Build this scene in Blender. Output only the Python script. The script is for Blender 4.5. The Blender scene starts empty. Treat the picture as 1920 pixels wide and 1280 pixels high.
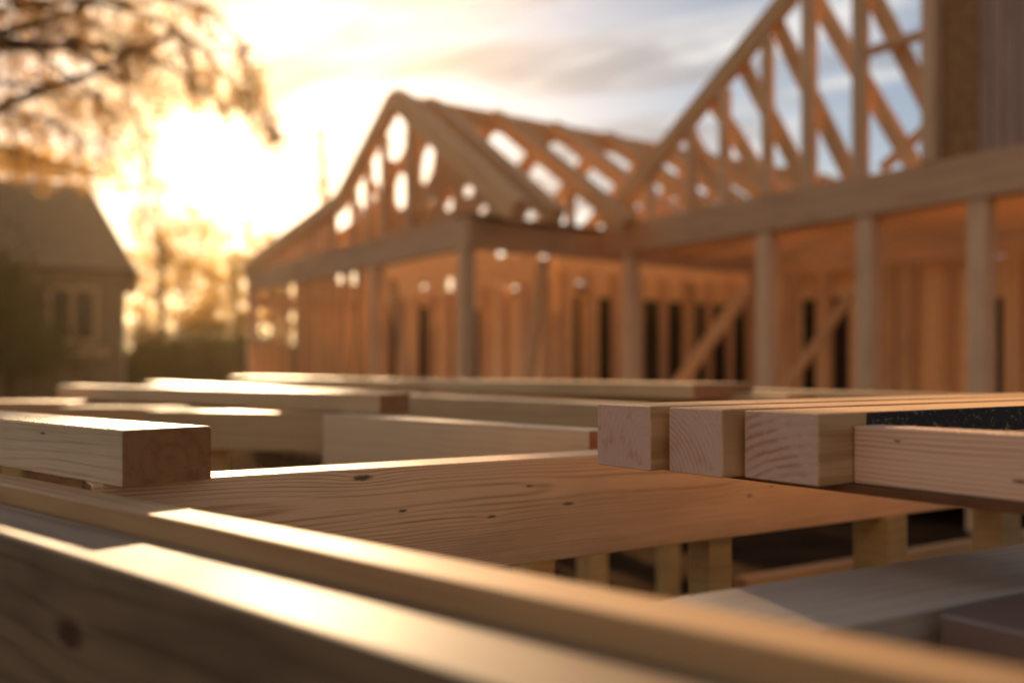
import bpy, bmesh, math, random
import numpy as np
from mathutils import Vector, Matrix
random.seed(7); rng = np.random.default_rng(7)
S = bpy.context.scene
COL = S.collection
EYE = 1.30          # camera height above the ground (m)
F = 1734.0; HX, HY = 960.0, 696.0

def pt(px, py, d):                       # point on the level plane d below the eye
    Y = d*F/(py-HY)
    return Vector(((px-HX)/F*Y, Y))
def at(px, py, Y): return Vector(((px-HX)/F*Y, Y, EYE+(HY-py)/F*Y))

# ------------------------------------------------------------------ materials
def newmat(name):
    m = bpy.data.materials.new(name); m.use_nodes = True
    nt = m.node_tree; nt.nodes.clear()
    out = nt.nodes.new('ShaderNodeOutputMaterial')
    return m, nt, out
class G:
    def __init__(s, nt): s.nt = nt
    def n(s, t, **kw):
        nd = s.nt.nodes.new(t)
        for k, v in kw.items():
            if k.startswith('i_'):
                nd.inputs[k[2:].replace('_', ' ')].default_value = v
            else: setattr(nd, k, v)
        return nd
    def l(s, a, b): s.nt.links.new(a, b)
    def val(s, sock, v):
        if hasattr(v, 'is_output'): s.l(v, sock)
        else: sock.default_value = v
    def m(s, op, a, b=0.0, c=0.0, clamp=False):
        nd = s.nt.nodes.new('ShaderNodeMath'); nd.operation = op; nd.use_clamp = clamp
        for i, v in enumerate((a, b, c)): s.val(nd.inputs[i], v)
        return nd.outputs[0]
    def v(s, op, a, b=(0,0,0)):
        nd = s.nt.nodes.new('ShaderNodeVectorMath'); nd.operation = op
        s.val(nd.inputs[0], a); s.val(nd.inputs[1], b)
        return nd.outputs['Value'] if op in ('LENGTH', 'DOT_PRODUCT', 'DISTANCE') else nd.outputs[0]
    def noise(s, vec, scale, detail=3, rough=.5, dist=0, out='Fac'):
        nd = s.n('ShaderNodeTexNoise'); s.val(nd.inputs['Vector'], vec)
        nd.inputs['Scale'].default_value = scale; nd.inputs['Detail'].default_value = detail
        nd.inputs['Roughness'].default_value = rough; nd.inputs['Distortion'].default_value = dist
        return nd.outputs[out]
    def mix(s, f, a, b, blend='MIX'):
        nd = s.n('ShaderNodeMix', data_type='RGBA', blend_type=blend)
        s.val(nd.inputs[0], f)
        for i, v in ((6, a), (7, b)):
            s.val(nd.inputs[i], v if hasattr(v, 'is_output') else (*v[:3], 1))
        return nd.outputs[2]
    def ss(s, x, a, b):                  # smoothstep a->b
        nd = s.n('ShaderNodeMapRange', interpolation_type='SMOOTHSTEP'); s.val(nd.inputs[0], x)
        nd.inputs[1].default_value = a; nd.inputs[2].default_value = b
        return nd.outputs[0]

def wood(name, light, dark, pith=(.03, -.11), ring=330, knots=(), bendy=.05, rough=.55, blot=.35, spec=.35, fine=1.0, cheap=False, ringamt=.75):
    """solid timber: grain runs along local x, growth rings round an off-centre pith"""
    m, nt, out = newmat(name); g = G(nt)
    P = g.n('ShaderNodeTexCoord').outputs['Object']
    rnd = g.n('ShaderNodeObjectInfo').outputs['Random']
    off = g.n('ShaderNodeCombineXYZ'); 
    for i, k in enumerate((17.0, 5.3, 9.1)): g.l(g.m('MULTIPLY', rnd, k), off.inputs[i])
    Q = g.v('ADD', P, off.outputs[0])
    bend = g.noise(g.v('MULTIPLY', Q, (1.6, 7, 7)), 1.0, 2, .5, 0, 'Color')
    bend = g.v('MULTIPLY', g.v('SUBTRACT', bend, (.5, .5, .5)), (0, bendy, bendy))
    R = g.v('ADD', g.v('ADD', g.v('MULTIPLY', P, (0.02, 1, 1)), (0, pith[0], pith[1])), bend)
    kmask = None
    for (kx, ky, kz, kr) in knots:
        D = g.v('MULTIPLY', g.v('SUBTRACT', P, (kx, ky, kz)), (.28 if kr < .01 else .5, 1, 1))
        d = g.v('LENGTH', D)
        push = g.m('MULTIPLY', g.m('EXPONENT', g.m('MULTIPLY', g.m('MULTIPLY', d, d), -1/(2*(kr*1.7)**2))), kr*.9)
        R = g.v('ADD', R, g.n('ShaderNodeCombineXYZ').outputs[0]) if False else R
        cz = g.n('ShaderNodeCombineXYZ'); g.l(push, cz.inputs[2]); R = g.v('ADD', R, cz.outputs[0])
        k = g.m('SUBTRACT', 1.0, g.ss(g.m('ADD', d, g.m('MULTIPLY', g.m('SUBTRACT', g.noise(P, 160, 2), .5), kr*.7)), kr*.35, kr))
        kmask = k if kmask is None else g.m('MAXIMUM', kmask, k)
    r = g.v('LENGTH', R)
    ringv = g.m('MULTIPLY_ADD', g.m('SINE', g.m('MULTIPLY', r, ring*2)), .5, .5)
    ringv = g.m('POWER', ringv, 3.5)
    fib = g.noise(g.v('MULTIPLY', Q, (7, 520, 520)), 1.0, 2, .6)
    fib2 = g.noise(g.v('MULTIPLY', Q, (1.6, 110, 110)), 1.0, 3, .65)
    big = g.noise(g.v('MULTIPLY', Q, (2.5, 9, 9)), 1.0, 3, .55)
    f = g.m('MULTIPLY', ringv, g.m('MULTIPLY', g.ss(fib2, .3, .65), ringamt))
    col = g.mix(f, light, dark)
    col = g.mix(g.m('MULTIPLY', g.ss(big, .45, .75), blot), col, [c*.72 for c in dark])
    col = g.mix(g.m('MULTIPLY', g.ss(fib, .55, .8), .35*fine), col, [c*.6 for c in dark])
    tint = g.m('MULTIPLY_ADD', rnd, .3, .86)
    tc = g.n('ShaderNodeCombineXYZ'); g.l(tint, tc.inputs[0]); g.l(g.m('MULTIPLY_ADD', tint, .9, .1), tc.inputs[1]); g.l(tint, tc.inputs[2])
    col = g.mix(1.0, col, tc.outputs[0], 'MULTIPLY')
    if kmask is not None: col = g.mix(g.m('MULTIPLY', kmask, .88), col, (.05, .02, .009))
    b = g.n('ShaderNodeBsdfPrincipled'); g.l(col, b.inputs['Base Color'])
    b.inputs['Roughness'].default_value = rough; b.inputs['Specular IOR Level'].default_value = spec
    if not cheap:
        bp = g.n('ShaderNodeBump'); bp.inputs['Strength'].default_value = .55; bp.inputs['Distance'].default_value = .0012
        g.l(g.m('ADD', g.m('MULTIPLY', fib, .8), g.m('ADD', g.m('MULTIPLY', ringv, -.3), g.m('MULTIPLY', g.noise(P, 900, 2), .5))), bp.inputs['Height'])
        g.l(bp.outputs[0], b.inputs['Normal'])
    g.l(b.outputs[0], out.inputs[0])
    return m

def endgrain(name, pale, red, pith=(.02, -.05), ring=330, patch=.5, lines=.6, fuzz=1.0):
    m, nt, out = newmat(name); g = G(nt)
    P = g.n('ShaderNodeTexCoord').outputs['Object']
    w = g.v('MULTIPLY', g.v('SUBTRACT', g.noise(P, 14, 3, .5, 0, 'Color'), (.5, .5, .5)), (0, .012, .012))
    R = g.v('ADD', g.v('ADD', g.v('MULTIPLY', P, (0, 1, 1)), (0, pith[0], pith[1])), w)
    rv = g.m('POWER', g.m('MULTIPLY_ADD', g.m('SINE', g.m('MULTIPLY', g.v('LENGTH', R), ring*2)), .5, .5), 2)
    sp = g.noise(P, 950, 3, .75)
    blob = g.noise(P, 38, 4, .65)
    msk = g.ss(g.noise(P, 16, 3, .6), .42, .62)
    col = g.mix(g.m('MULTIPLY', g.m('MULTIPLY', rv, msk), lines), pale, red)
    col = g.mix(g.m('MULTIPLY', g.ss(blob, .5, .72), patch), col, red)
    col = g.mix(g.m('MULTIPLY', g.ss(sp, .5, .75), .75*fuzz), col, [min(1, c*1.45+.08) for c in pale])
    col = g.mix(g.m('MULTIPLY', g.ss(sp, .46, .3), .65*fuzz), col, [c*.45 for c in red])
    b = g.n('ShaderNodeBsdfPrincipled'); g.l(col, b.inputs['Base Color'])
    b.inputs['Roughness'].default_value = .85; b.inputs['Specular IOR Level'].default_value = .15
    bp = g.n('ShaderNodeBump'); bp.inputs['Strength'].default_value = 1; bp.inputs['Distance'].default_value = .003
    saw = g.noise(g.v('MULTIPLY', P, (1, 40, 900)), 1.0, 2)
    g.l(g.m('ADD', g.m('ADD', sp, g.m('MULTIPLY', saw, .4)), g.m('MULTIPLY', rv, -.25)), bp.inputs['Height'])
    g.l(bp.outputs[0], b.inputs['Normal']); g.l(b.outputs[0], out.inputs[0])
    return m

def plain(name, c1, c2, scale=8, rough=.8, stretch=(1, 1, 1), spec=.3, bump=0, metal=0):
    m, nt, out = newmat(name); g = G(nt)
    P = g.v('MULTIPLY', g.n('ShaderNodeTexCoord').outputs['Object'], stretch)
    nz = g.noise(P, scale, 5, .6)
    b = g.n('ShaderNodeBsdfPrincipled'); g.l(g.mix(g.ss(nz, .3, .7), c1, c2), b.inputs['Base Color'])
    b.inputs['Roughness'].default_value = rough; b.inputs['Specular IOR Level'].default_value = spec
    if bump:
        bp = g.n('ShaderNodeBump'); bp.inputs['Strength'].default_value = 1; bp.inputs['Distance'].default_value = bump
        g.l(g.noise(P, scale*3, 4), bp.inputs['Height']); g.l(bp.outputs[0], b.inputs['Normal'])
    g.l(b.outputs[0], out.inputs[0])
    return m

def leafmat(name, c1, c2, trans, tf=.5):
    m, nt, out = newmat(name); g = G(nt)
    P = g.n('ShaderNodeTexCoord').outputs['Object']
    f = g.ss(g.noise(P, .9, 2), .35, .65)
    c = g.mix(f, c1, c2)
    d = g.n('ShaderNodeBsdfDiffuse'); t = g.n('ShaderNodeBsdfTranslucent')
    g.l(c, d.inputs[0]); g.l(g.mix(.5, c, trans), t.inputs[0])
    mx = g.n('ShaderNodeMixShader'); mx.inputs[0].default_value = tf
    g.l(d.outputs[0], mx.inputs[1]); g.l(t.outputs[0], mx.inputs[2]); g.l(mx.outputs[0], out.inputs[0])
    return m

W_joist = wood('wood_joist', (.74, .47, .26), (.40, .18, .075), bendy=.026, rough=.42, spec=.5, pith=(.03, -.125), ring=700,
               knots=[(.389, 0, .168, .0062), (.623, 0, .088, .0032), (.458, 0, .111, .003), (.782, 0, .098, .0042), (1.235, 0, .08, .0032), (1.30, 0, .095, .0025), (.70, 0, .135, .0025)], ringamt=.85)
W_pink = wood('wood_pink_pine', bendy=.03, light=(.62, .41, .28), dark=(.35, .17, .085), pith=(.02, .035), ring=520, knots=[(.205, 0, .022, .003), (.06, 0, .056, .0018)])
W_pale = wood('wood_pale_pine', rough=.45, spec=.45, light=(.56, .41, .25), dark=(.36, .22, .11), pith=(.02, -.16), ring=220, knots=[(1.2, 0, .04, .005), (1.45, 0, .06, .003)], ringamt=.5)
W_honey = wood('wood_honey_pine', (.56, .33, .155), (.33, .155, .055), pith=(.12, -.05), ring=250)
W_dim = wood('dark_low_beam', (.17, .12, .10), (.10, .06, .045), ring=160, cheap=True, ringamt=.5, rough=.35, spec=.8)  # darker brown wood, glossier than the other beams
W_darkply = plain('dark_board', (.10, .04, .015), (.16, .07, .025), 9, stretch=(1, 8, 8))  # rusty brown, darkened so the board doubles as the shadow gap beneath it
W_far = wood('wood_stacked_pine', (.44, .30, .15), (.28, .15, .06), ring=150, cheap=True, ringamt=.4, rough=.42, spec=.5)
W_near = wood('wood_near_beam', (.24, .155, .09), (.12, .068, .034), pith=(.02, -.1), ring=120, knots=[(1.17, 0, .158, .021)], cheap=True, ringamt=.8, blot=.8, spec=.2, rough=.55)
W_next = wood('wood_second_beam', (.48, .28, .13), (.27, .13, .055), pith=(.05, -.2), ring=160, cheap=True, ringamt=.6, spec=.2, rough=.55)
W_house = wood('wood_framing', (.62, .36, .175), (.42, .21, .085), ring=60, cheap=True, ringamt=.5, rough=.7)
W_beam = wood('wood_house_beam', (.56, .34, .195), (.36, .18, .085), ring=35, cheap=True, ringamt=.5, rough=.7,
              knots=[(5.7, -.02, .1, .07), (4.3, -.02, .02, .06), (2.8, -.02, .12, .06), (7.0, -.02, -.05, .07)])
W_gable = wood('wood_gable_boarding', (.55, .31, .14), (.38, .19, .07), ring=20, cheap=True, ringamt=.5, rough=.75)  # darker than the framing, so the colour suggests a shaded recess
W_stud = wood('wood_pinkish_stud', (.64, .40, .235), (.42, .23, .11), ring=60, cheap=True, ringamt=.5, rough=.7)
M_clad = wood('brown_cladding', (.34, .22, .17), (.20, .12, .09), ring=60, cheap=True, ringamt=.7, rough=.75)
W_grey = wood('sky_greyed_beam', (.42, .35, .28), (.26, .19, .13), pith=(.02, -.2), ring=160, cheap=True, ringamt=.5, rough=.4, spec=.6)  # base colour greyed to suggest sky reflected on the beam top
W_sheath = wood('wood_sheathing', (.80, .54, .28), (.60, .36, .17), ring=20, cheap=True, ringamt=.5, rough=.75)
E_pink = endgrain('endgrain_pink', (.80, .53, .42), (.58, .25, .12), pith=(.0, -.02), patch=.6, lines=.15)
E_mid = endgrain('endgrain_rings', (.80, .54, .43), (.55, .25, .13), pith=(-.14, .02), ring=420, lines=.5, patch=.3)
E_lines = endgrain('endgrain_flat_rings', (.80, .54, .43), (.55, .25, .12), pith=(.0, .22), ring=260, lines=.8, patch=.25)
E_red = endgrain('endgrain_rusty', (.54, .25, .10), (.34, .13, .045), pith=(-.07, -.03), ring=160, lines=.4, patch=.6, fuzz=.5)
E_far = endgrain('endgrain_far', (.42, .2, .1), (.28, .11, .045), fuzz=.2)
M_tar = None
def tarmat():
    m, nt, out = newmat('black_tar'); g = G(nt)
    P = g.n('ShaderNodeTexCoord').outputs['Object']
    nz = g.noise(g.v('MULTIPLY', P, (1, 1, 2.0)), 55, 6, .75)
    sp = g.noise(P, 260, 5, .75)
    f = g.m('ADD', g.m('MULTIPLY', g.ss(nz, .56, .62), .8), g.m('MULTIPLY', g.ss(sp, .58, .68), .5), clamp=True)
    b = g.n('ShaderNodeBsdfPrincipled'); g.l(g.mix(f, (.009, .007, .006), (.30, .21, .11)), b.inputs['Base Color'])
    b.inputs['Roughness'].default_value = .7
    bp = g.n('ShaderNodeBump'); bp.inputs['Strength'].default_value = 1; bp.inputs['Distance'].default_value = .002
    g.l(sp, bp.inputs['Height']); g.l(bp.outputs[0], b.inputs['Normal']); g.l(b.outputs[0], out.inputs[0])
    return m
M_tar = tarmat()
M_felt = plain('dark_roofing_felt', (.03, .025, .02), (.06, .045, .03), 6)
M_shade = plain('opening_shade', (.022, .017, .012), (.045, .032, .02), 3)  # near-black colour standing for the shade inside the wall openings
M_osb = plain('strand_board', (.36, .19, .08), (.20, .09, .035), 22, stretch=(1, 1, 1))
M_ground = plain('bare_soil', (.022, .012, .007), (.05, .03, .017), 1.4, rough=1, bump=.05, spec=0)
M_plaster = plain('old_render', (.17, .14, .095), (.21, .175, .12), 1.5)
M_roof = plain('grey_slates', (.13, .095, .06), (.18, .135, .085), 3, stretch=(1, 1, 6))
M_trim = plain('pale_trim', (.42, .33, .21), (.46, .36, .23), 4)
M_glass = plain('dark_glass', (.012, .008, .006), (.02, .014, .01), 2, rough=.3, spec=.08)
M_bark = plain('bark', (.07, .04, .022), (.12, .07, .035), 9, stretch=(1, 1, .3), bump=.02)
L_gold = leafmat('golden_leaves', (.24, .13, .03), (.32, .18, .04), (.95, .62, .18), .75)
L_brown = leafmat('brown_leaves', (.14, .07, .018), (.20, .10, .025), (.75, .40, .11), .6)
L_olive = leafmat('olive_leaves', (.055, .05, .014), (.09, .07, .02), (.22, .18, .04))

# ------------------------------------------------------------------ object helpers
def tag(o, label=None, cat=None, group=None, kind=None):
    for k, v in (('label', label), ('category', cat), ('group', group), ('kind', kind)):
        if v: o[k] = v
    return o
def link(name, me, mats, parent=None, smooth=False):
    o = bpy.data.objects.new(name, me); COL.objects.link(o)
    for m in (mats if isinstance(mats, (list, tuple)) else [mats]): me.materials.append(m)
    if parent: o.parent = parent
    if smooth:
        for p in me.polygons: p.use_smooth = True
    return o
def empty(name, loc):
    o = bpy.data.objects.new(name, None); COL.objects.link(o); o.location = loc; o.empty_display_size = .2
    return o

def timber_mesh(L, w, h, bev=.0015, seg=1, jit=0.0, fuzz=0, ftop=True):
    """sweep of a rounded rectangle; x along the grain, y across, z up"""
    cs = []
    for cx, cy, a0 in ((w-bev, h-bev, 0), (bev, h-bev, 90), (bev, bev, 180), (w-bev, bev, 270)):
        for k in range(3):
            a = math.radians(a0+45*k); cs.append((cx+bev*math.cos(a), cy+bev*math.sin(a)))
    n = len(cs); xs = [0, bev] + [bev+(L-2*bev)*i/seg for i in range(1, seg)] + [L-bev, L]
    V, Fc, mi = [], [], []
    nn = [random.random()*10 for _ in range(8)]
    for i, x in enumerate(xs):
        sh = bev*.55 if i in (0, len(xs)-1) else 0
        for j, (y, z) in enumerate(cs):
            dy = dz = 0
            if jit and j % 3 == 1:
                dy, dz = random.gauss(0, jit), random.gauss(0, jit)
            yy = y+(sh if y < w/2 else -sh)+dy; zz = z+(sh if z < h/2 else -sh)+dz
            V.append((x+(random.gauss(0, jit) if sh else 0), yy, zz))
    m = len(xs)
    for i in range(m-1):
        for j in range(n):
            k = (j+1) % n
            Fc.append((i*n+j, (i+1)*n+j, (i+1)*n+k, i*n+k)); mi.append(0)
    Fc.append(tuple(range(n))); mi.append(1)
    Fc.append(tuple(reversed(range((m-1)*n, m*n)))); mi.append(1)
    # loose fibres and splinters standing on the sawn edges
    for _ in range(fuzz):
        x = random.random()*L; edge = random.choice(((0, h), (w, h), (random.random()*w, h)))
        b = len(V); ln = random.uniform(.0008, .0034) * (3 if random.random() < .04 else 1); t = random.uniform(.00025, .0006)
        a = random.uniform(0, 6.28); dx, dy = math.cos(a)*ln*.8, math.sin(a)*ln*.5
        V += [(x-t, edge[0], edge[1]-.0003), (x+t, edge[0]+t, edge[1]-.0003), (x+dx, edge[0]+dy, edge[1]+ln*.8)]
        Fc.append((b, b+1, b+2)); mi.append(0)
    me = bpy.data.meshes.new('timber'); me.from_pydata(V, [], Fc)
    me.polygons.foreach_set('material_index', mi); me.update()
    bm = bmesh.new(); bm.from_mesh(me); bmesh.ops.recalc_face_normals(bm, faces=[f for f in bm.faces]); bm.to_mesh(me); bm.free()
    return me

def timber(name, p0, p1, w, h, dtop, mats, label, cat='timber', group=None, bev=.0015, seg=1, jit=0, fuzz=0, parent=None):
    """p0 -> p1 is the near edge from left to right; the timber reaches w away from the camera, dtop below the eye"""
    p0, p1 = Vector(p0), Vector(p1); d = p1-p0; L = d.length
    o = link(name, timber_mesh(L, w, h, bev, seg, jit, fuzz), mats, parent)
    o.location = (p0.x, p0.y, EYE-dtop-h); o.rotation_euler = (0, 0, math.atan2(d.y, d.x))
    if label: tag(o, label, cat, group)
    return o

def bar(name, a, b, w, h, mat, parent, up=(0, 0, 1), bev=.004):
    a, b, up = Vector(a), Vector(b), Vector(up)
    x = (b-a).normalized(); y = up.cross(x).normalized(); z = x.cross(y)
    me = timber_mesh((b-a).length, w, h, bev)
    for v in me.vertices: v.co.y -= w/2; v.co.z -= h/2
    M = Matrix((x, y, z)).transposed().to_4x4(); M.translation = a
    o = link(name, me, [mat, mat]); 
    if parent:
        o.parent = parent; M.translation = a-parent.location
    o.matrix_basis = M
    return o

def cellpanel(name, org, ax, ay, nx, ny, cs, thick_dir, thick, keep, mat, parent):
    """a board of given thickness with openings: cells where keep(u,v) is false are left out"""
    org, ax, ay, td = Vector(org), Vector(ax), Vector(ay), Vector(thick_dir)
    bm = bmesh.new(); vs = {}
    def gv(i, j):
        if (i, j) not in vs: vs[(i, j)] = bm.verts.new(org+ax*(i*cs)+ay*(j*cs)-(parent.location if parent else Vector()))
        return vs[(i, j)]
    for i in range(nx):
        for j in range(ny):
            if keep((i+.5)*cs, (j+.5)*cs): bm.faces.new((gv(i, j), gv(i+1, j), gv(i+1, j+1), gv(i, j+1)))
    r = bmesh.ops.extrude_face_region(bm, geom=list(bm.faces))
    bmesh.ops.translate(bm, vec=td*thick, verts=[g for g in r['geom'] if isinstance(g, bmesh.types.BMVert)])
    bmesh.ops.recalc_face_normals(bm, faces=list(bm.faces))
    me = bpy.data.meshes.new(name); bm.to_mesh(me); bm.free()
    return link(name, me, mat, parent)

def boxmesh(name, lo, hi, mat, parent=None, bev=.01):
    lo, hi = Vector(lo), Vector(hi); c = (lo+hi)/2
    bm = bmesh.new(); bmesh.ops.create_cube(bm, size=1)
    bmesh.ops.scale(bm, vec=hi-lo, verts=bm.verts)
    if bev: bmesh.ops.bevel(bm, geom=list(bm.edges), offset=bev, segments=1, affect='EDGES')
    me = bpy.data.meshes.new(name); bm.to_mesh(me); bm.free()
    o = link(name, me, mat, parent); o.location = c-(parent.location if parent else Vector())
    return o

# ------------------------------------------------------------------ camera
cam = bpy.data.cameras.new('camera'); co = bpy.data.objects.new('camera', cam); COL.objects.link(co)
S.camera = co; co.location = (0, 0, EYE); co.rotation_euler = (math.pi/2, 0, 0)
cam.sensor_width = 36; cam.lens = 36*F/1920; cam.shift_y = (HY-640)/1920
cam.clip_start = .02; cam.clip_end = 2000
cam.dof.use_dof = True; cam.dof.focus_distance = 1.36; cam.dof.aperture_fstop = cam.lens/20.5

# ------------------------------------------------------------------ light
SUN = Vector((400-HX, F, HY-290)).normalized()
el = math.radians(19); azim = math.atan2(SUN.x, SUN.y)
ld = bpy.data.lights.new('sun', 'SUN'); lo = bpy.data.objects.new('sun', ld); COL.objects.link(lo)
ld.energy = 5.0; ld.angle = math.radians(.5); ld.color = (1, .70, .40)
LS = Vector((math.sin(azim)*math.cos(el), math.cos(azim)*math.cos(el), math.sin(el)))   # the cast shadows are short: the sun stands in the upper part of its glow
lo.rotation_euler = (-LS).to_track_quat('-Z', 'Y').to_euler()
w = bpy.data.worlds.new('World'); S.world = w; w.use_nodes = True
nt = w.node_tree; nt.nodes.clear(); g = G(nt)
sky = g.n('ShaderNodeTexSky', sky_type='NISHITA', sun_disc=False, sun_elevation=el, sun_rotation=azim)
sky.air_density = 1.0; sky.dust_density = .8; sky.ozone_density = 1.5
D = g.n('ShaderNodeTexCoord').outputs['Generated']
D = g.v('NORMALIZE', D)
sd = g.m('MAXIMUM', g.v('DOT_PRODUCT', D, tuple(SUN)), 0.0)
sep = g.n('ShaderNodeSeparateXYZ'); g.l(D, sep.inputs[0])
zz = g.m('ADD', g.m('MAXIMUM', sep.outputs[2], 0.0), .12)
cp = g.n('ShaderNodeCombineXYZ'); g.l(g.m('DIVIDE', sep.outputs[0], zz), cp.inputs[0]); g.l(g.m('DIVIDE', sep.outputs[1], zz), cp.inputs[1])
rot = g.n('ShaderNodeVectorRotate', rotation_type='Z_AXIS'); g.l(cp.outputs[0], rot.inputs[0]); rot.inputs['Angle'].default_value = math.radians(28)
c1 = g.noise(g.v('MULTIPLY', rot.outputs[0], (.9, 2.0, 1)), 1.0, 6, .55, .6)
c2 = g.noise(g.v('MULTIPLY', rot.outputs[0], (.6, 2.2, 1)), 1.9, 5, .6, .3)
cloud = g.ss(c1, .42, .60); shade = g.ss(c2, .37, .56)
near = g.m('POWER', sd, 32)
base = g.v('SCALE', sky.outputs[0]); base.node.inputs['Scale'].default_value = .036
base = g.mix(1.0, base, (1.02, 1.0, .96), 'MULTIPLY')
ccol = g.mix(g.m('MULTIPLY', shade, .9), (.34, .34, .335), (.11, .135, .165))
ccol = g.mix(near, ccol, (.40, .29, .14))
ccol = g.mix(g.m('MULTIPLY', shade, .42), ccol, (.16, .16, .16))
full = g.mix(g.m('MULTIPLY', cloud, .88), base, ccol)
full = g.mix(1.0, full, g.n('ShaderNodeCombineXYZ').outputs[0], 'MULTIPLY')
dim = g.m('MULTIPLY_ADD', g.ss(g.v('DOT_PRODUCT', D, tuple(SUN)), -.3, .72), .3, .7)
cx = full.node.inputs[7].links[0].from_node
for i in range(3): g.l(dim, cx.inputs[i])
# warm glow added to the unseen sky behind the camera, lighting the house fronts
bb = g.m('POWER', g.m('MAXIMUM', g.v('DOT_PRODUCT', D, tuple(Vector((-.62, -.72, .32)).normalized())), 0.0), 2.5)
gl = g.v('SCALE', (.155, .11, .072)); gl.node.inputs[0].default_value = (.155, .11, .072); g.l(bb, gl.node.inputs['Scale'])
full = g.v('ADD', full, gl)
for p, c in ((14, (.045, .02, .003)), (60, (.13, .06, .012)), (600, (.7, .45, .2)), (4000, (14, 11, 6.5))):
    gl = g.v('SCALE', c); gl.node.inputs[0].default_value = c; g.l(g.m('POWER', sd, p), gl.node.inputs['Scale'])
    full = g.v('ADD', full, gl)
bg = g.n('ShaderNodeBackground'); g.l(full, bg.inputs[0]); bg.inputs[1].default_value = 1
wo = g.n('ShaderNodeOutputWorld'); g.l(bg.outputs[0], wo.inputs[0])

# ------------------------------------------------------------------ ground
bm = bmesh.new(); bmesh.ops.create_grid(bm, x_segments=60, y_segments=60, size=150)
for v in bm.verts: v.co.z = 0
me = bpy.data.meshes.new('ground'); bm.to_mesh(me); bm.free()
tag(link('ground', me, M_ground), kind='structure')

# ------------------------------------------------------------------ foreground timbers
uN = Vector((.749, -.663)); nN = Vector((.663, .749))          # the two near beams run left-far to right-near
uM = Vector((.849, .528)); uT = Vector((.826, .563)); nT = Vector((-.563, .826))
c = Vector((0, .523))
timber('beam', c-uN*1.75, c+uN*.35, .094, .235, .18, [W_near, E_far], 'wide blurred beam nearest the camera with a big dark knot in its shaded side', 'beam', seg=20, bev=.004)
c = Vector((0, .665))
timber('beam', c-uN*2.1, c+uN*.42, .055, .22, .158, [W_next, E_far], 'narrow blurred beam running diagonally just behind the nearest beam', 'beam', seg=20, bev=.003)
m0 = Vector((.1454, 1.68))
timber('joist', m0-uM*.835, m0+uM*1.9, .09, .182, .152, [W_joist, E_far], 'deep reddish joist with wavy grain and small dark knots, under the three cut ends', 'joist', seg=900, jit=.00022, fuzz=1500, bev=.0022)
# short thick timber on the left
lc = pt(228, 914, .152)
timber('timber', lc-uN*1.7, lc, .13, .075, .077, [W_pale, E_red], 'thick pale timber at the left with a rusty brown cut end and glowing top', 'timber', seg=700, jit=.0003, fuzz=2600, bev=.0022)
# the three cut ends
for (px, py, wd, dt, mats, lab) in (
    (1220, 883, .118, .049, [W_honey, E_pink], 'square timber with a speckled pink cut end, leftmost of the three in focus'),
    (1355, 896, .100, .050, [W_honey, E_mid], 'square timber with curved growth rings at its edge, middle of the three cut ends'),
    (1535, 912, .117, .0515, [W_honey, E_lines], 'square timber with slanting growth lines and black tar along its side, nearest of the three')):
    p = pt(px, py, .14)
    o = timber('timber', p, p+uT*1.5, wd, .14-dt, dt, mats, lab, 'timber', 'three sawn timbers laid side by side', seg=600, jit=.00028, fuzz=1500, bev=.0018)
T3 = p.copy()
o3 = o
# tar band along the upper side of the third timber
me = timber_mesh(1.36, .0016, .034, .0004, 200, .00025)
t = link('tar_band', me, [M_tar, M_tar], o3); t.location = (.095, -.0018, .0885-.034-.0012)
# plate under them, runs towards the camera at right
vv = Vector((.565, -.825))
k0 = Vector((.27, 1.358))
timber('plate', k0-vv*.19, k0+vv*.75, .16, .010, .1405, [W_darkply, E_far], 'thin dark board lying flat under the three cut ends', 'board', bev=.001)
kk = T3+uT*.066
timber('timber', kk+vv*.0015+uT*.001, kk+vv*.62+uT*.001, .05, .072, .068, [W_pink, E_pink], 'pink timber with wavy grain at the right edge, butted against the third cut end', 'timber', seg=400, jit=.0002, fuzz=400, bev=.0016)
# second spacer on the joist further right, which carries the three timbers
k1 = m0+uM*1.15
timber('spacer', k1-vv*.12, k1+vv*.62, .09, .012, .14, [W_honey, E_far], 'thin spacer board under the far end of the three timbers', 'board', bev=.001)

# lower right: two low beams
q0, q1 = pt(1180, 1250, .24), pt(1920, 1104, .24)
dq = (q1-q0).normalized()
timber('beam', q0+dq*.0, q1+dq*.9, .165, .14, .24, [W_grey, E_far], 'low wide beam at the lower right with a sunlit patch on its bluish top', 'beam', bev=.003)
r0 = pt(1762, 1149, .238); r1 = r0+Vector((.565, -.825))*.55
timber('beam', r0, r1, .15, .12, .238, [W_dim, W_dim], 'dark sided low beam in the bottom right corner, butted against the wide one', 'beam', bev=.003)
bk = r0+Vector((.565, -.825))*.40+Vector((.02, .02))
timber('block', bk, bk+Vector((.1, 0)), .09, .086, .1525, [W_pale, E_far], 'small packing block under the end of the pink timber', 'block')

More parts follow.
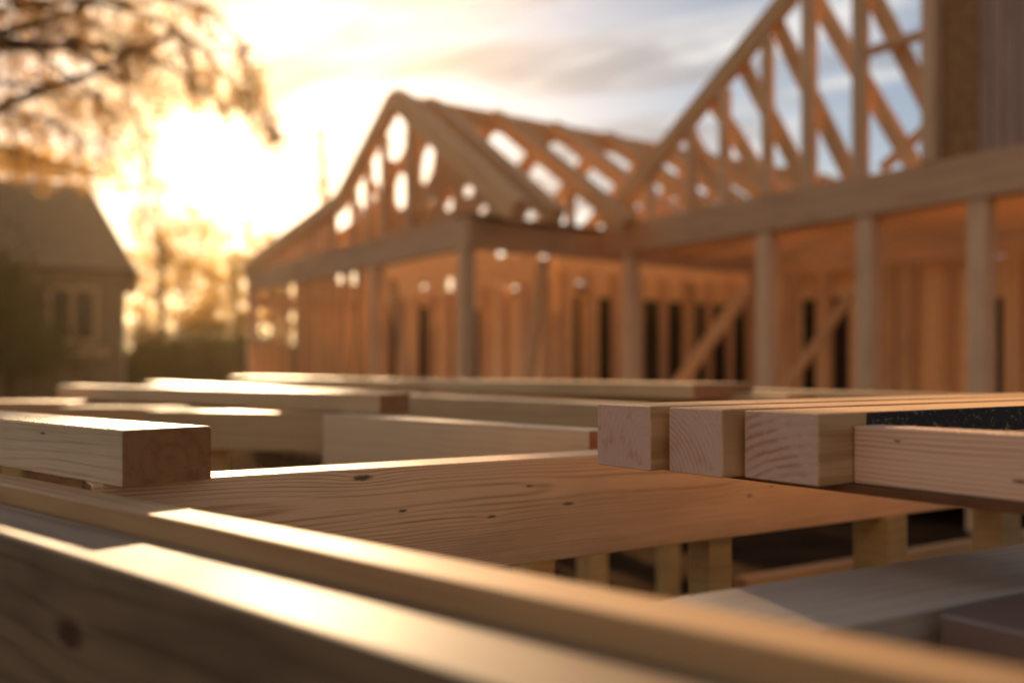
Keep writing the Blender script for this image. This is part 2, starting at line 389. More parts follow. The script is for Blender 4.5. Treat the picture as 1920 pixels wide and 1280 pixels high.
# stacked boards behind
def E(px0, py0, px1, py1, d, wd, h, label, cat='board', mats=None, group=None, ext=(0, 0), name='board', rows=0, **kw):
    a, b = pt(px0, py0, d), pt(px1, py1, d); u = (b-a).normalized()
    return timber(name, a-u*ext[0], b+u*ext[1], wd, h, d, mats or [W_far, E_far], label, cat, group, bev=.003, seg=12, jit=.0006, **kw)
E(605, 775, 1104, 807, .12, .07, .15, 'knotty plank on edge with a bright top, seen left of the three cut ends', 'plank', [W_pale, E_far], name='plank')
E(272, 770, 612, 774, .122, .12, .115, 'pale plank behind the thick left timber with patchy sunlight on its top', 'plank', name='plank')
E(105, 763, 335, 765, .121, .16, .10, 'reddish plank behind the thick left timber, in the middle of three', 'plank', [W_next, E_far], name='plank')
E(-260, 752, 125, 753, .118, .2, .10, 'reddish plank at the left edge of the photo, partly behind the thick timber', 'plank', [W_next, E_far], name='plank')
E(107, 722, 712, 738, .062, .11, .056, 'long board with a brightly lit top and brown cut end, over the pale planks', 'board')
E(270, 717, 1400, 770, .092, .14, .09, 'long board passing just behind the board with the brown cut end', 'board')
E(620, 714, 1475, 741, .075, .12, .05, 'far thin board ending in a small dark end behind the three cut ends', 'board')
E(760, 713, 2300, 752, .064, .14, .035, 'farthest pale board in front of the unfinished houses', 'board')
E(430, 706.5, 1300, 719, .04, .3, .05, 'sunlit board crossing in front of the left unfinished house', 'board')

# joists and legs below
n0 = Vector((-.2, 2.75))
timber('joist', n0, n0+uM*3.2, .07, .16, .31, [W_next, E_far], 'hidden lower joist running behind the joist in focus', 'joist')
timber('joist', n0+Vector((.9, .0)), n0+Vector((.9, .0))+uM*1.9, .06, .12, .62, [W_next, E_far], 'dark low rail between the legs under the stack', 'rail')
def leg(x, y, topd, s, ang, mat, label):
    me = timber_mesh(EYE-topd, s, s, .002, 6, .0004)
    for v in me.vertices:
        a, b, cc = v.co; v.co = (b-s/2, cc-s/2, a)
    me.flip_normals()
    o = link('leg', me, [mat, mat]); o.location = (x, y, 0); o.rotation_euler = (0, 0, ang)
    tag(o, label, 'post', 'posts holding up the stack')
    return o
def legpx(px, Y, topd, s, ang, mat, label): return leg((px-HX)/F*Y, Y, topd, s, ang, mat, label)
a0 = math.atan2(uM.y, uM.x)
W_leg = wood('wood_leg', (.50, .35, .15), (.33, .19, .07), ring=120, cheap=True, ringamt=.4)
legpx(1331, 1.90, .335, .062, a0, W_leg, 'yellowish square post under the joist, below the middle cut end')
legpx(1650, 2.17, .335, .088, a0+.15, W_leg, 'two toned square post under the joist, below the pink timber')
legpx(1868, 2.42, .335, .085, a0, W_leg, 'square post at the right edge above the low wide beam')
legpx(1253, 3.25, .47, .06, a0, W_leg, 'dim post just left of the yellowish post, further back')
legpx(1110, 3.1, .47, .075, a0, W_leg, 'dim post under the middle of the joist, further back')
legpx(1000, 3.0, .47, .06, a0, W_leg, 'dim short looking post where the joist meets the diagonal beam')
# legs hidden under other members, all standing on the ground
legpx(150, 1.6, .335, .08, a0, W_leg, 'post under the left end of the joist')
for (px, Y, td) in ((700, 2.5, .27), (400, 2.9, .237), (1000, 2.1, .27), (200, 3.3, .221), (20, 3.5, .218)):
    legpx(px, Y, td, .07, a0, W_leg, 'rough post under the planks behind the thick timber')
# scrap and offcuts on the ground below
for i in range(16):
    x, y = random.uniform(-.3, 3.2), random.uniform(2.2, 5.5)
    a = random.uniform(-.6, 1.2); L = random.uniform(.4, 1.3)
    timber('offcut', (x, y), (x+math.cos(a)*L, y+math.sin(a)*L), random.uniform(.06, .14), .04, EYE-.04-.045*(i % 3), [W_far, E_far], 'board offcut lying on the dark ground under the stack', 'offcut', 'offcuts lying under the stack')

# ------------------------------------------------------------------ unfinished house, left
A = Vector((-.572, .820, 0)).normalized(); B = Vector((.8207, .5715, 0)).normalized(); Z = Vector((0, 0, 1))
C1 = Vector((-.551, 10.39, 0))
def h1(s, t, z): return C1+B*s+A*t+Z*(EYE+z)
H1 = empty('house_frame', (C1.x, C1.y, 0))
tag(H1, 'unfinished timber house on the left with a steep gable, open rafters and a porch', 'house frame')
def b1(name, a, b, w_, h_, mat=None, up=Z): return bar(name, h1(*a), h1(*b), w_, h_, mat or W_house, H1, up)
b1('beam', (.06, -.10, 1.567), (.06, 7.25, 1.567), .12, .366, W_beam)
b1('beam', (.13, .06, 1.567), (9.6, .06, 1.567), .12, .34, W_beam)
b1('beam', (.13, 7.15, 1.22), (9.6, 7.15, 1.22), .12, .24, W_beam)
b1('felt_strip', (-.02, .02, 1.752), (9.6, .02, 1.752), .26, .022, M_felt)
for t in (.02, 2.24, 7.08):
    b1('post', (.06, t, -1.3), (.06, t, 1.383), .15, .15, W_stud, up=B)
for s in (5.0, 9.4): b1('post', (s, .06, -1.3), (s, .06, 1.383), .17, .17, up=B)
for s in (4.6, 9.4): b1('post', (s, 7.1, -1.3), (s, 7.1, 1.383), .17, .17, up=B)
apex, kink, lev, tail = (1.6, 3.44), (3.25, 2.40), (7.25, 1.80), (-1.10, 1.62)
b1('ridge_beam', (-.08, apex[0], apex[1]-.06), (9.7, apex[0], apex[1]-.06), .07, .26)
for s in (.0, .48, 1.5, 2.5, 3.5, 4.5, 5.5, 6.5, 7.5, 8.5, 9.5):
    hh = .24 if s < .1 else .2; ww = .2 if s < .1 else .19
    b1('rafter', (s, apex[0]-.04, apex[1]), (s, tail[0], tail[1]+.02), ww, hh)
    if s != .48:
        b1('rafter', (s, apex[0]+.04, apex[1]), (s, kink[0], kink[1]), .13, hh)
        b1('rafter', (s, kink[0]-.03, kink[1]), (s, lev[0], lev[1]), .13, hh)
    if s > .1:
        b1('stud', (s+.09, .06, 1.77), (s+.09, .06, 2.27), .09, .09, up=B)
        if s > 4: b1('collar_tie', (s+.09, .35, 2.52), (s+.09, 3.05, 2.52), .05, .14)
        if s > 8 or s == .48: b1('ceiling_joist', (s+.09, -.0, 1.80), (s+.09, 7.1, 1.80), .05, .1)
# gable infill boards with openings, in the gable plane
def roofz(t):
    if t < apex[0]: return tail[1]+(apex[1]-tail[1])*(t-tail[0])/(apex[0]-tail[0])
    if t < kink[0]: return apex[1]+(kink[1]-apex[1])*(t-apex[0])/(kink[0]-apex[0])
    return kink[1]+(lev[1]-kink[1])*(t-kink[0])/(lev[0]-kink[0])
def inv1(px, py, s=.1):                # picture point -> (t, z) in the plane s of this house
    r = (px-HX)/F; o = C1+B*s
    t = (o.x-r*o.y)/(r*A.y-A.x); Y = o.y+t*A.y
    return t, (HY-py)/F*Y
holes = []
HP = ((752, 258, 14, 22, -.5), (713, 312, 10, 18, 0), (684, 352, 10, 18, 0), (651, 410, 12, 17, 0), (751, 358, 15, 38, 0), (800, 308, 16, 40, -.7),
        (801, 384, 14, 20, -.5), (840, 376, 11, 26, 0), (877, 358, 13, 14, 0), (905, 393, 10, 9, 0))
for (px, py, rx, ry, sk) in HP:
    t, z = inv1(px, py); t2, _ = inv1(px+rx, py); _, z2 = inv1(px, py-ry)
    holes.append((t, z, abs(t2-t)*.8, (z2-z)*.85, sk))
def keepg(u, v):
    t, z = u-.95, v+1.75
    if z > roofz(t)-.1: return False
    for (ht, hz, rt, rz, sk) in holes:
        dz = z-hz; dt = t-ht+sk*dz*.4*(-1)
        if abs(dt) < rt and abs(dz) < rz and abs(dt)/rt+abs(dz)/rz < 1.5: return False
    return True
front = list(holes); holes[:] = []
for (px, py, rx, ry, sk) in HP:
    t, z = inv1(px, py, .42); t2, _ = inv1(px+rx, py, .42); _, z2 = inv1(px, py-ry, .42)
    holes.append((t, z, abs(t2-t)*.76, (z2-z)*.84, sk))
cellpanel('gable_boarding', h1(.42, -.95, 1.75), A, Z, 240, 52, .034, B, .03, keepg, W_gable, H1)
holes = front
for (x0, y0, x1, y1, th) in ((768, 222, 890, 345, .10), (735, 300, 722, 420, .08), (822, 330, 770, 440, .07), (700, 345, 735, 420, .07), (668, 385, 700, 432, .07)):
    ta, za = inv1(x0, y0, .16); tb, zb = inv1(x1, y1, .16); b1('web', (.17, ta, za), (.17, tb, max(zb, 1.78)), .07, th)
for t in np.arange(-.3, 6.6, .23):
    zt = roofz(t)-.12
    if any(abs(t-ht) < rt+.05 for (ht, hz, rt, rz, sk) in holes if rz > .0): pass
    ok = all(abs(t-ht) > rt+.04 for (ht, hz, rt, rz, sk) in holes)
    if ok: b1('stud', (.045, t, 1.75), (.045, t, zt), .09, .09, W_stud, up=B)
# porch recess: two boarded walls with door and window openings, vent holes under the ceiling
def wallpanel(name, H, org, ax, L, z0, z1, openings, thick_dir, mat=W_sheath, cs=.05):
    def keep(u, v):
        z = z0+v
        for (a, b, c_, d_) in openings:
            if a < u < b and c_ < z < d_: return False
        return True
    return cellpanel(name, org, ax, Z, int(L/cs), int((z1-z0)/cs), cs, thick_dir, .03, keep, mat, H)
op = []
def inv1w(px, py, s): t, z = inv1(px, py, s); return t, z
for (x0, x1, y0, y1) in ((778, 816, 572, 760), (882, 910, 578, 760), (722, 745, 580, 700), (835, 850, 580, 760)):
    ta, zt = inv1(x1, y0, 2.2); tb, _ = inv1(x0, y0, 2.2)
    op.append((ta-1.2, tb-1.2, -1.0, zt))
for (px, py) in ((793, 531), (843, 532), (940, 540), (962, 541), (938, 472), (973, 477), (1017, 472)):
    t, z = inv1(px, py, 2.2); op.append((t-1.2-.1, t-1.2+.1, z-.09, z+.09))
ope = []
for (px, py) in ((668, 525), (626, 523), (647, 522)):
    o = C1+A*7.2; rr = (px-HX)/F; q = (rr*o.y-o.x)/(B.x-rr*B.y); zq = (HY-py)/F*(o.y+q*B.y)
    ope.append((q-.9-.1, q-.9+.1, zq-.09, zq+.09))
wallpanel('wall_panel', H1, h1(.9, 7.2, -1.3), B, 8.4, -1.3, 1.75, ope, A) if False else cellpanel('wall_panel', h1(.9, 7.2, -1.3), B, Z, 168, 61, .05, A, .03, lambda u, v: (v < 3.05 if u < 1.35 else v < 2.45) and not any(a < u < b and c_ < v-1.3 < d_ for a, b, c_, d_ in ope), W_sheath, H1)
for s_ in np.arange(1.0, 2.2, .38): b1('stud', (s_, 7.13, -1.3), (s_, 7.13, 1.38), .05, .12, W_stud, up=B)
wallpanel('wall_panel', H1, h1(2.2, 1.2, -1.3), A, 5.9, -1.3, 2.1, op, B)
for t in np.arange(1.3, 7.2, .52): b1('stud', (2.14, t, -1.3), (2.14, t, 1.25), .09, .08, W_stud, up=B)
opb = []
for (x0, x1) in ((1073, 1092), (1122, 1146), (1207, 1238), (1252, 1284), (1300, 1400)):
    o = C1+A*1.2; qa, qb = [((px-HX)/F*o.y-o.x)/(B.x-(px-HX)/F*B.y) for px in (x0, x1)]; opb.append((qa-2.25, qb-2.25, -1.0, 1.05))
for (px, py) in ((1034, 544), (1062, 478), (1110, 470), (1090, 540)):
    o = C1+A*1.2; rr = (px-HX)/F; q = (rr*o.y-o.x)/(B.x-rr*B.y); zq = (HY-py)/F*(o.y+q*B.y)
    opb.append((q-2.25-.1, q-2.25+.1, zq-.07, zq+.07))
wallpanel('wall_panel', H1, h1(2.25, 1.2, -1.3), B, 7.2, -1.3, 1.88, opb, A)
for s in np.arange(2.3, 9.4, .48): b1('stud', (s, 1.15, -1.3), (s, 1.15, 1.4), .08, .09, W_stud, up=B)
b1('shade_backing', (2.6, 1.5, .0), (2.6, 7.6, .0), .03, 2.5, M_shade)  # added dark sheets that make the door and window openings look shaded
b1('shade_backing', (2.7, 1.45, .0), (9.3, 1.45, .0), .03, 2.5, M_shade)
b1('brace', (.2, 2.1, 1.2), (.2, 1.35, -.9), .09, .09)
b1('brace', (1.2, .1, 1.35), (.85, .1, -.9), .10, .14, up=A)
b1('floor_deck', (.0, 3.6, -.9), (9.5, 3.6, -.9), 7.2, .08, W_sheath)
# front stud wall of the left bay
for t in (2.75, 3.2, 3.65, 4.05, 4.5, 4.95, 5.5): b1('stud', (.06, t, -1.3), (.06, t, 1.383), .10, .11, up=B)
for t in (6.0, 6.5): b1('stud', (.06, t, -1.3), (.06, t, .47 if t > 6.2 else 1.383), .12, .11, up=B)
b1('sill_rail', (.06, 6.0, .52), (.06, 7.0, .52), .12, .10)
for (a, b) in ((6.0, 6.1),): b1('wall_panel', (.5, a, .0), (.5, b, .0), .02, 2.6, W_sheath)

# ------------------------------------------------------------------ unfinished house, right
C2 = Vector((1.11, 11.2, 0))
def h2(s, u, z): return C2+B*s-A*u+Z*(EYE+z)
def inv2(px, py, s=0.0):
    r = (px-HX)/F; o = C2+B*s
    u = (r*o.y-o.x)/(r*A.y-A.x); Y = o.y-u*A.y
    return u, (HY-py)/F*Y
H2 = empty('house_frame', (C2.x, C2.y, 0))
tag(H2, 'unfinished timber house at the right with a heavy knotty beam and open truss', 'house frame')
def b2(name, a, b, w_, h_, mat=None, up=Z): return bar(name, h2(*a), h2(*b), w_, h_, mat or W_house, H2, up)
b2('beam', (.1, -.03, 1.573), (.1, 8.6, 1.573), .2, .355, W_beam)
for px in (1172, 1426, 1616, 1828):
    u, _ = inv2(px, 600); b2('post', (.1, u, -1.3), (.1, u, 1.395), .165, .15, W_stud, up=B)
for u in (6.4, 8.4): b2('post', (.1, u, -1.3), (.1, u, 1.395), .165, .15, W_stud, up=B)
slope = .669; z0 = 1.94
def rz(u): return z0+slope*u if u < 4.25 else z0+slope*(8.5-u)
b2('rafter', (.06, -.05, z0-.13), (.06, 4.25, rz(4.25)-.10), .10, .20)
b2('rafter', (.06, 8.6, z0-.13), (.06, 4.30, rz(4.25)-.10), .10, .20)
b2('heel_block', (.06, .14, 1.752), (.06, .14, 1.98), .09, .24, up=A)
for px, wd in ((1212, .07), (1291, .08), (1352, .09), (1432, .09), (1510, .115), (1606, .115)):
    u, _ = inv2(px, 300); b2('stud', (.06, u, 1.752), (.06, u, rz(u)-.25), .09, wd, up=A) if False else b2('stud', (.06, u, 1.752), (.06, u, rz(u)-.25), wd*1.15, .09, W_stud, up=B)
for (x0, y0, x1, y1) in ((1450, 30, 1596, 330), (1385, 105, 1500, 320), (1332, 180, 1415, 310), (1531, 0, 1690, 270), (1642, 0, 1760, 230), (1282, 235, 1330, 315)):
    ua, za = inv2(x0, y0, .2); ub, zb = inv2(x1, y1, .2)
    k = (za-zb)/(ub-ua)
    # continue upwards to the rafter and down to the beam
    n = 0
    while za < rz(max(ua, 0))-.22 and n < 60: ua -= .03; za += .03*k; n += 1
    while zb > 1.78 and n < 200: ub += .02; zb -= .02*k; n += 1
    b2('web', (.19, ua, za), (.19, ub, zb), .09, .14)
ua, za = inv2(1612, 98); ub, zb = inv2(1730, 74); b2('blocking', (.06, ua, za), (.06, ub, za), .09, .07)
ua, za = inv2(1628, 312); ub, zb = inv2(1735, 212); b2('brace', (.2, ua, za), (.2, ub, zb), .05, .09)
ua, _ = inv2(1741, 200); b2('post', (.05, ua, 1.752), (.05, ua, rz(ua)-.2), .12, .14, W_stud, up=B)
ub, _ = inv2(1756, 200); uc, _ = inv2(1832, 200)
b2('strand_board', (.09, ub, 2.9), (.09, uc+.02, 2.9), .02, 2.29, M_osb)
u = uc
while u < 5.9:
    b2('cladding_board', (.05, u+.045, 1.752), (.05, u+.045, min(rz(u+.1)-.25, 4.2)), .086, .03, M_clad, up=B); u += .097
# ceiling, inner posts, back wall
for s in (.55, 1.05, 1.55, 2.05, 2.6, 3.2, 3.8): b2('ceiling_joist', (s, .0, 1.56), (s, 8.5, 1.56), .045, .26, W_house)
b2('ceiling_joist', (2.6, .1, 1.33), (2.6, 8.4, 1.33), .1, .18)
for px in (1292, 1480, 1545, 1672, 1700, 1905, 1960):
    u, _ = inv2(px, 600, 2.0); b2('post', (2.0, u, -1.3), (2.0, u, 1.2), .15, .13, up=B)
ops = []
for (x0, x1, y0) in ((1213, 1238, 560), (1252, 1284, 545), (1303, 1402, 545), (1503, 1594, 560), (1640, 1652, 560), (1860, 1884, 560), (1893, 1915, 560), (2050, 2200, 560)):
    ua, zt = inv2(x0, y0, 4.0); ub, _ = inv2(x1, y0, 4.0); ops.append((ua+1.5, ub+1.5, -1.0, min(zt, 1.28)))
ua, zt = inv2(1880, 466, 4.0); ops.append((ua+1.5-.14, ua+1.5+.14, zt-.10, zt+.08))
wallpanel('wall_panel', H2, h2(4.0, -1.5, -1.3), -A, 11, -1.3, 2.2, ops, B)
for u in [v for v in np.arange(-1.4, 9.4, .5) if not any(a < v+1.5 < b_ for a, b_, *_ in ops)]: b2('stud', (3.94, u, -1.3), (3.94, u, 1.35), .05, .12, up=A)
b2('shade_backing', (4.5, -1.3, .0), (4.5, 9.3, .0), .03, 2.6, M_shade)  # dark sheet put behind the back wall as shade in its openings
for (x0, y0, x1, y1, s, th) in ((1262, 735, 1402, 540, 1.0, .17), (1468, 735, 1600, 545, 1.2, .10)):
    ua, za = inv2(x0, y0, s); ub, zb = inv2(x1, y1, s)
    b2('brace', (s, ua, za), (s, ub, zb), .07, th)
b2('brace', (1.0, 5.15, 1.3), (1.0, 5.9, -.9), .08, .12)
b2('floor_deck', (2.1, .0, -.95), (2.1, 8.5, -.95), 4.0, .08, W_sheath)

# ------------------------------------------------------------------ old house far left
OH = empty('old_house', (-10.1, 24.0, 0)); OH.rotation_euler = (0, 0, math.radians(22))
tag(OH, 'old rendered house at the far left with a slate hip roof', 'house')
def obox(name, lo_, hi_, mat, par=None, off=None, bev=.01):
    lo_, hi_ = Vector(lo_), Vector(hi_); c_ = (lo_+hi_)/2
    bm = bmesh.new(); bmesh.ops.create_cube(bm, size=1); bmesh.ops.scale(bm, vec=hi_-lo_, verts=bm.verts)
    bmesh.ops.bevel(bm, geom=list(bm.edges), offset=bev, segments=1, affect='EDGES')
    me = bpy.data.meshes.new(name); bm.to_mesh(me); bm.free()
    o = link(name, me, mat, par or OH); o.location = c_-(off or Vector()); return o
obox('wall', (-10.5, 0, 0), (0, 5.6, EYE+2.45), M_plaster)
zc, zr = EYE+2.45, EYE+5.3
bm = bmesh.new(); ev = [(-10.9, -.4), (.35, -.4), (.35, 6.0), (-10.9, 6.0)]
lo_ = [bm.verts.new((x, y, zc)) for x, y in ev]; md_ = [bm.verts.new((x, y, zc+.16)) for x, y in ev]
ra = bm.verts.new((-9.6, 2.8, zr)); rb = bm.verts.new((-.95, 2.8, zr))
for i in range(4): bm.faces.new((lo_[i], lo_[(i+1) % 4], md_[(i+1) % 4], md_[i]))
bm.faces.new(lo_[::-1]); bm.faces.new((md_[0], md_[1], rb, ra)); bm.faces.new((md_[1], md_[2], rb)); bm.faces.new((md_[2], md_[3], ra, rb)); bm.faces.new((md_[3], md_[0], ra))
bmesh.ops.recalc_face_normals(bm, faces=list(bm.faces))
me = bpy.data.meshes.new('roof'); bm.to_mesh(me); bm.free(); rf = link('roof', me, M_roof, OH)
obox('gutter', (-10.9, -.52, zc+.02), (.4, -.402, zc+.14), M_felt)
obox('chimney', (-6.6, 2.4, zr-.5), (-5.8, 3.2, zr+.9), M_plaster, rf)
wx0, wx1, wz0, wz1 = -1.65, -.70, EYE+.82, EYE+2.05
xm = (wx0+wx1)/2; wc = Vector(((wx0+wx1)/2, -.03, (wz0+wz1)/2))
wf = obox('window', (wx0-.12, -.06, wz0-.12), (wx1+.12, .05, wz1+.12), M_trim)
obox('pane', (wx0, -.085, wz0), (xm-.05, -.03, wz1), M_glass, wf, wf.location); obox('pane', (xm+.05, -.085, wz0), (wx1, -.03, wz1), M_glass, wf, wf.location)
obox('sill', (wx0-.35, -.22, wz0-.42), (wx1+.35, -.002, wz0-.22), M_trim, wf, wf.location)

# ------------------------------------------------------------------ trees
def limb(bm, pts, r0, r1, n=7):
    rings = []
    for i, p in enumerate(pts):
        d = (pts[min(i+1, len(pts)-1)]-pts[max(i-1, 0)]).normalized(); a = d.orthogonal().normalized(); b = d.cross(a)
        r = r0+(r1-r0)*i/(len(pts)-1)
        rings.append([bm.verts.new(p+(a*math.cos(6.283*k/n)+b*math.sin(6.283*k/n))*r) for k in range(n)])
    for i in range(len(rings)-1):
        for k in range(n): bm.faces.new((rings[i][k], rings[i][(k+1) % n], rings[i+1][(k+1) % n], rings[i+1][k]))
    bm.faces.new(rings[-1])
def path(a, b, n, wob, sag=0):
    out = []
    for i in range(n+1):
        t = i/n; p = a.lerp(b, t); p = p+Vector((random.gauss(0, wob), random.gauss(0, wob), random.gauss(0, wob)))*(0 if i in (0,) else 1)
        p.z -= sag*4*t*(1-t)*-1
        out.append(p)
    return out
def leaves_mesh(clumps, size, base):
    P = []
    for (c_, rad, n, streak) in clumps:
        c_ = np.array(c_); q = rng.normal(size=(n, 3))*np.array(rad)*.5
        if streak:       # gather the leaves on drooping twigs
            k = max(2, n//26); tw = rng.normal(size=(k, 3))*np.array(rad)*.5
            idx = rng.integers(0, k, n); f = rng.random((n, 1))
            q = tw[idx]*(1)+f*np.array(streak)+rng.normal(size=(n, 3))*.09
        P.append(c_+q)
    P = np.concatenate(P); n = len(P)
    u = rng.normal(size=(n, 3)); u /= np.linalg.norm(u, axis=1)[:, None]
    v = np.cross(u, rng.normal(size=(n, 3))); v /= np.linalg.norm(v, axis=1)[:, None]
    s = (size*(.6+.8*rng.random(n)))[:, None]
    V = np.stack([P-u*s*.5, P+v*s*.28, P+u*s*.5, P-v*s*.28], 1).reshape(-1, 3)-np.array(base)
    me = bpy.data.meshes.new('crown'); me.vertices.add(4*n); me.vertices.foreach_set('co', V.ravel())
    me.loops.add(4*n); me.loops.foreach_set('vertex_index', np.arange(4*n, dtype=np.int32))
    me.polygons.add(n); me.polygons.foreach_set('loop_start', np.arange(0, 4*n, 4, dtype=np.int32))
    me.polygons.foreach_set('loop_total', np.full(n, 4, dtype=np.int32)); me.update(calc_edges=True); me.validate()
    return me
def tree(name, base, trunk_top, r, clumps, size, leafm, label, cat='tree', limbs=True, group=None, curves=()):
    o = empty(name, base); tag(o, label, cat, group)
    bm = bmesh.new(); base, tt = Vector(base), Vector(trunk_top)
    limb(bm, [p-base for p in path(base, tt, 8, r*.3)], r, r*.45, 9)
    for cv in curves:
        s_ = base.lerp(tt, random.uniform(.6, .98)); pts = path(s_, cv[0], 4, .15)+cv
        limb(bm, [p-base for p in pts], r*.34, r*.05, 6)
        for k in range(len(cv)*7):
            i_ = random.randrange(len(cv)-1); a_ = cv[i_].lerp(cv[i_+1], random.random())
            limb(bm, [p-base for p in path(a_, a_+Vector((random.gauss(.15, .35), random.gauss(0, .4), random.gauss(-.35, .4))), 4, .04)], r*.06, r*.015, 4)
    if limbs:
        for (c_, rad, n, st) in clumps:
            c_ = Vector(c_); s_ = base.lerp(tt, random.uniform(.45, .98))
            limb(bm, [p-base for p in path(s_, c_, 6, .12)], r*.32, r*.05, 5)
            for k in range(5):
                e = c_+Vector([random.gauss(0, x*.5) for x in rad]); s2 = s_.lerp(c_, random.uniform(.6, 1))
                limb(bm, [p-base for p in path(s2, e, 4, .08)], r*.08, r*.02, 4)
    me = bpy.data.meshes.new('trunk'); bm.to_mesh(me); bm.free(); link('trunk', me, M_bark, o, True)
    link('crown', leaves_mesh(clumps, size, base), leafm, o)
    return o
def CL(px, py, Y, rx, ry, n, streak=None, dz=1.0):
    c_ = at(px, py, Y); k = Y/F
    return (tuple(c_), (rx*k, dz, ry*k), n, streak)
Y1 = 19; cl = []; curves = []
for (poly, n_, rr) in ((((-50, 20), (60, 12), (150, 32), (230, 75), (290, 115)), 150, 24), (((-60, -10), (40, 0), (120, 5), (230, 25)), 190, 26), (((-40, 90), (60, 95), (130, 140), (190, 190), (225, 235)), 100, 24),
        (((190, 0), (300, 40), (380, 90), (430, 150), (485, 200), (528, 262)), 95, 19), (((290, -10), (400, 20), (450, 70), (470, 130), (462, 180)), 75, 18), (((-30, 190), (40, 215), (110, 230), (160, 262)), 85, 24),
        (((250, 90), (330, 130), (400, 180), (440, 205)), 60, 18), (((-40, 150), (60, 160), (130, 178), (200, 175)), 80, 24), (((230, 150), (262, 230), (275, 300), (262, 390)), 42, 22), (((60, 50), (150, 75), (220, 110), (260, 160)), 85, 22),
        (((-40, 270), (40, 285), (110, 305), (180, 318)), 90, 22), (((330, 60), (360, 130), (372, 175)), 45, 18)):
    P3 = [at(px, py, Y1+random.uniform(-.8, .8)) for px, py in poly]; curves.append(P3)
    for a_, b_ in zip(P3, P3[1:]):
        for k in range(4):
            c_ = a_.lerp(b_, (k+random.random())/4); k_ = Y1/F
            cl.append((tuple(c_+Vector((random.gauss(0, .1), random.gauss(0, .3), random.gauss(-.05, .12)))), (rr*k_*1.5, .9, rr*k_), int(n_*random.uniform(.3, 1.05)), (.12, 0, -.42)))
cl += [CL(-150, 60, Y1, 120, 120, 3000), CL(-220, -150, Y1, 200, 150, 4000), CL(120, -120, Y1, 190, 70, 2200), CL(400, -80, Y1, 80, 40, 500)]
tree('leafy_tree', (-12.6, 19, 0), (-12.0, 19, 9.5), .34, cl, .105, L_brown, 'large backlit tree overhanging the top left with golden drooping branches', limbs=False, curves=curves)
def scatter(Y, n, x0, x1, ytop, ybot, rad, per):
    out = []
    for _ in range(n):
        px = random.uniform(x0, x1); f_ = random.random()**.75; py = ytop(px)+(ybot-ytop(px))*f_
        out.append(CL(px, py, Y+random.uniform(-1, 1), rad*random.uniform(.6, 1.5), rad*random.uniform(.5, 1.1), int(per*random.uniform(.5, 1.4)*(.6+.9*f_)), None, 1.0))
    return out
Y2 = 34
fan = lambda px, py, Y, tg: [[at(px, py, Y)+Vector((random.gauss(0, .1), 0, 0)), at((px+tx)/2+random.uniform(-12, 12), (py+ty)/2+8, Y), at(tx, ty, Y)] for tx, ty in tg]
cl = scatter(Y2, 170, 245, 430, lambda x: 330+abs(x-300)*.7, 630, 15, 36)
tree('leafy_tree', tuple(Vector((at(300, 0, Y2).x, Y2, 0))), tuple(at(303, 430, Y2)), .2, cl, .17, L_gold, 'sparse glowing tree behind the low sun, between the old house and the left frame', limbs=False, curves=fan(303, 470, Y2, ((262, 400), (285, 350), (330, 345), (365, 400), (400, 440), (270, 520), (350, 520))))
Y3 = 40
cl = scatter(Y3, 170, 380, 560, lambda x: 405+abs(x-460)*.5, 630, 14, 32)
tree('leafy_tree', tuple(Vector((at(440, 0, Y3).x, Y3, 0))), tuple(at(440, 480, Y3)), .2, cl, .19, L_gold, 'thin pale tree right below the sun, farther off than the glowing one', limbs=False, curves=fan(440, 510, Y3, ((400, 440), (430, 410), (480, 405), (540, 400), (545, 460), (395, 520), (500, 530))))
Y4 = 33
cl = [CL(40, 300, Y4, 80, 30, 1100), CL(-60, 300, Y4, 90, 60, 1500), CL(130, 320, Y4, 60, 20, 350), CL(200, 320, Y4, 40, 24, 160)]
tree('leafy_tree', tuple(Vector((at(20, 0, Y4).x, Y4+1, 0))), tuple(at(20, 330, Y4+1)), .25, cl, .2, L_gold, 'tree showing above the roof of the old house at the left edge')
Y5 = 21
cl = [CL(-10, 560, Y5, 80, 90, 4200), CL(-70, 620, Y5, 120, 120, 5200), CL(45, 660, Y5, 70, 45, 2500)]
tree('dark_shrub', tuple(Vector((at(20, 0, Y5).x, Y5, 0))), tuple(at(20, 620, Y5)), .12, cl, .14, L_olive, 'dark tall shrub at the left edge in front of the old house', 'shrub')
Y6 = 30
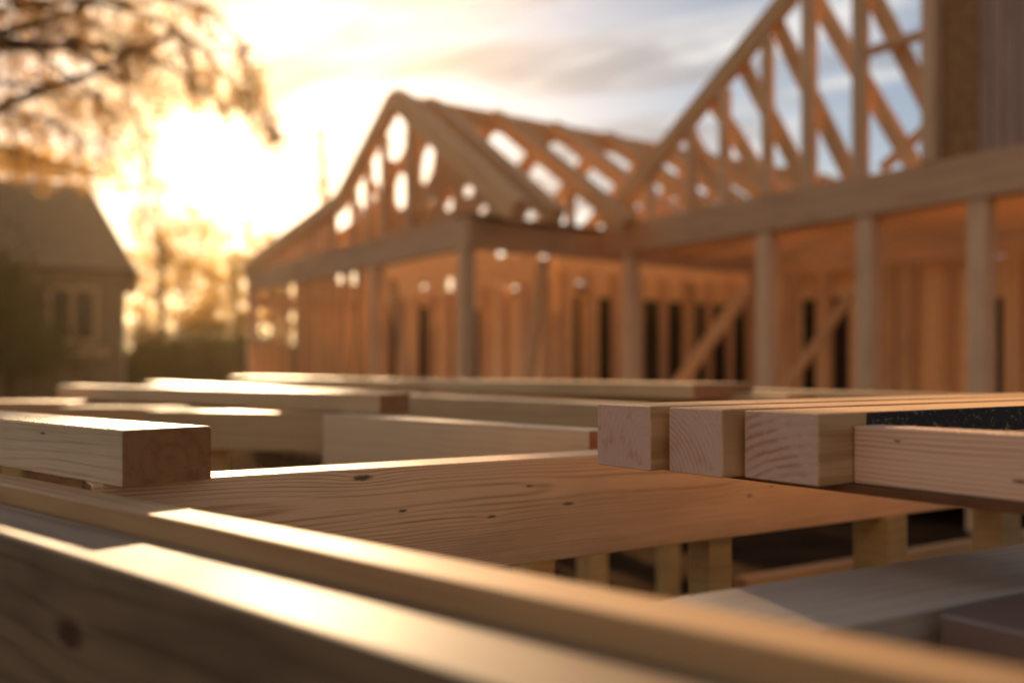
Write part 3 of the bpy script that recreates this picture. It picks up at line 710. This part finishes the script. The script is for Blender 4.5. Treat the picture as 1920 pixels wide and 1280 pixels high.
for i, (px, py, lab) in enumerate(((290, 680, 'dark bush at the foot of the old house corner'), (370, 672, 'olive bush under the glowing tree'), (440, 676, 'olive bush beside the left end of the unfinished gable'), (540, 690, 'olive bush behind the porch wall of the left house frame'))):
    cl = [CL(px, py, Y6, 60, 50, 4200, None, 1.6), CL(px+20, py+60, Y6, 80, 60, 4200, None, 1.8)]
    tree('bush', tuple(Vector((at(px, 0, Y6).x, Y6, 0))), tuple(at(px, 700, Y6)), .08, cl, .17, L_olive, lab, 'bush', False, 'bushes behind the plot')
Y7 = 60
o = tree('bare_tree', tuple(Vector((at(605, 0, Y7).x, Y7, 0))), tuple(at(606, 235, Y7)), .28, [CL(605, 330, Y7, 14, 60, 90), CL(600, 260, Y7, 10, 20, 30)], .3, L_gold, 'faint tall thin tree left of the gable peak')
# far wooded rise behind everything
cl = [CL(px, 690+random.uniform(-10, 8), 75, 90, 34, 900, None, 3) for px in range(-300, 2300, 110)]
me = leaves_mesh(cl, .9, (0, 0, 0)); tag(link('far_woods', me, L_olive), 'low dark far wood on the horizon behind the houses', 'wood', None, 'stuff')

# ------------------------------------------------------------------ haze
HAZE = .0005
if HAZE:
    o = boxmesh('haze', (-90, -6, -1.0), (110, 84, 17), None, None, 0) if False else None
    bm = bmesh.new(); bmesh.ops.create_cube(bm, size=1); bmesh.ops.scale(bm, vec=(302, 302, 20), verts=bm.verts)
    me = bpy.data.meshes.new('haze'); bm.to_mesh(me); bm.free()
    m, nt, out = newmat('haze'); g = G(nt)
    pv = g.n('ShaderNodeVolumePrincipled'); pv.inputs['Density'].default_value = HAZE
    pv.inputs['Color'].default_value = (1, .74, .42, 1); pv.inputs['Anisotropy'].default_value = .78
    g.l(pv.outputs[0], out.inputs['Volume'])
    o = link('haze', me, m); o.location = (0, 0, 9.0); tag(o, 'warm evening haze filling the air over the plot', 'haze', None, 'stuff')

# ------------------------------------------------------------------ render settings
S.render.engine = 'CYCLES'
S.cycles.use_denoising = True
S.cycles.max_bounces = 10; S.cycles.diffuse_bounces = 6; S.cycles.volume_bounces = 1
S.cycles.sample_clamp_indirect = 6
S.view_settings.view_transform = 'Standard'; S.view_settings.look = 'None'
S.view_settings.exposure = 1.4; S.view_settings.gamma = 1; S.view_settings.use_curve_mapping = False
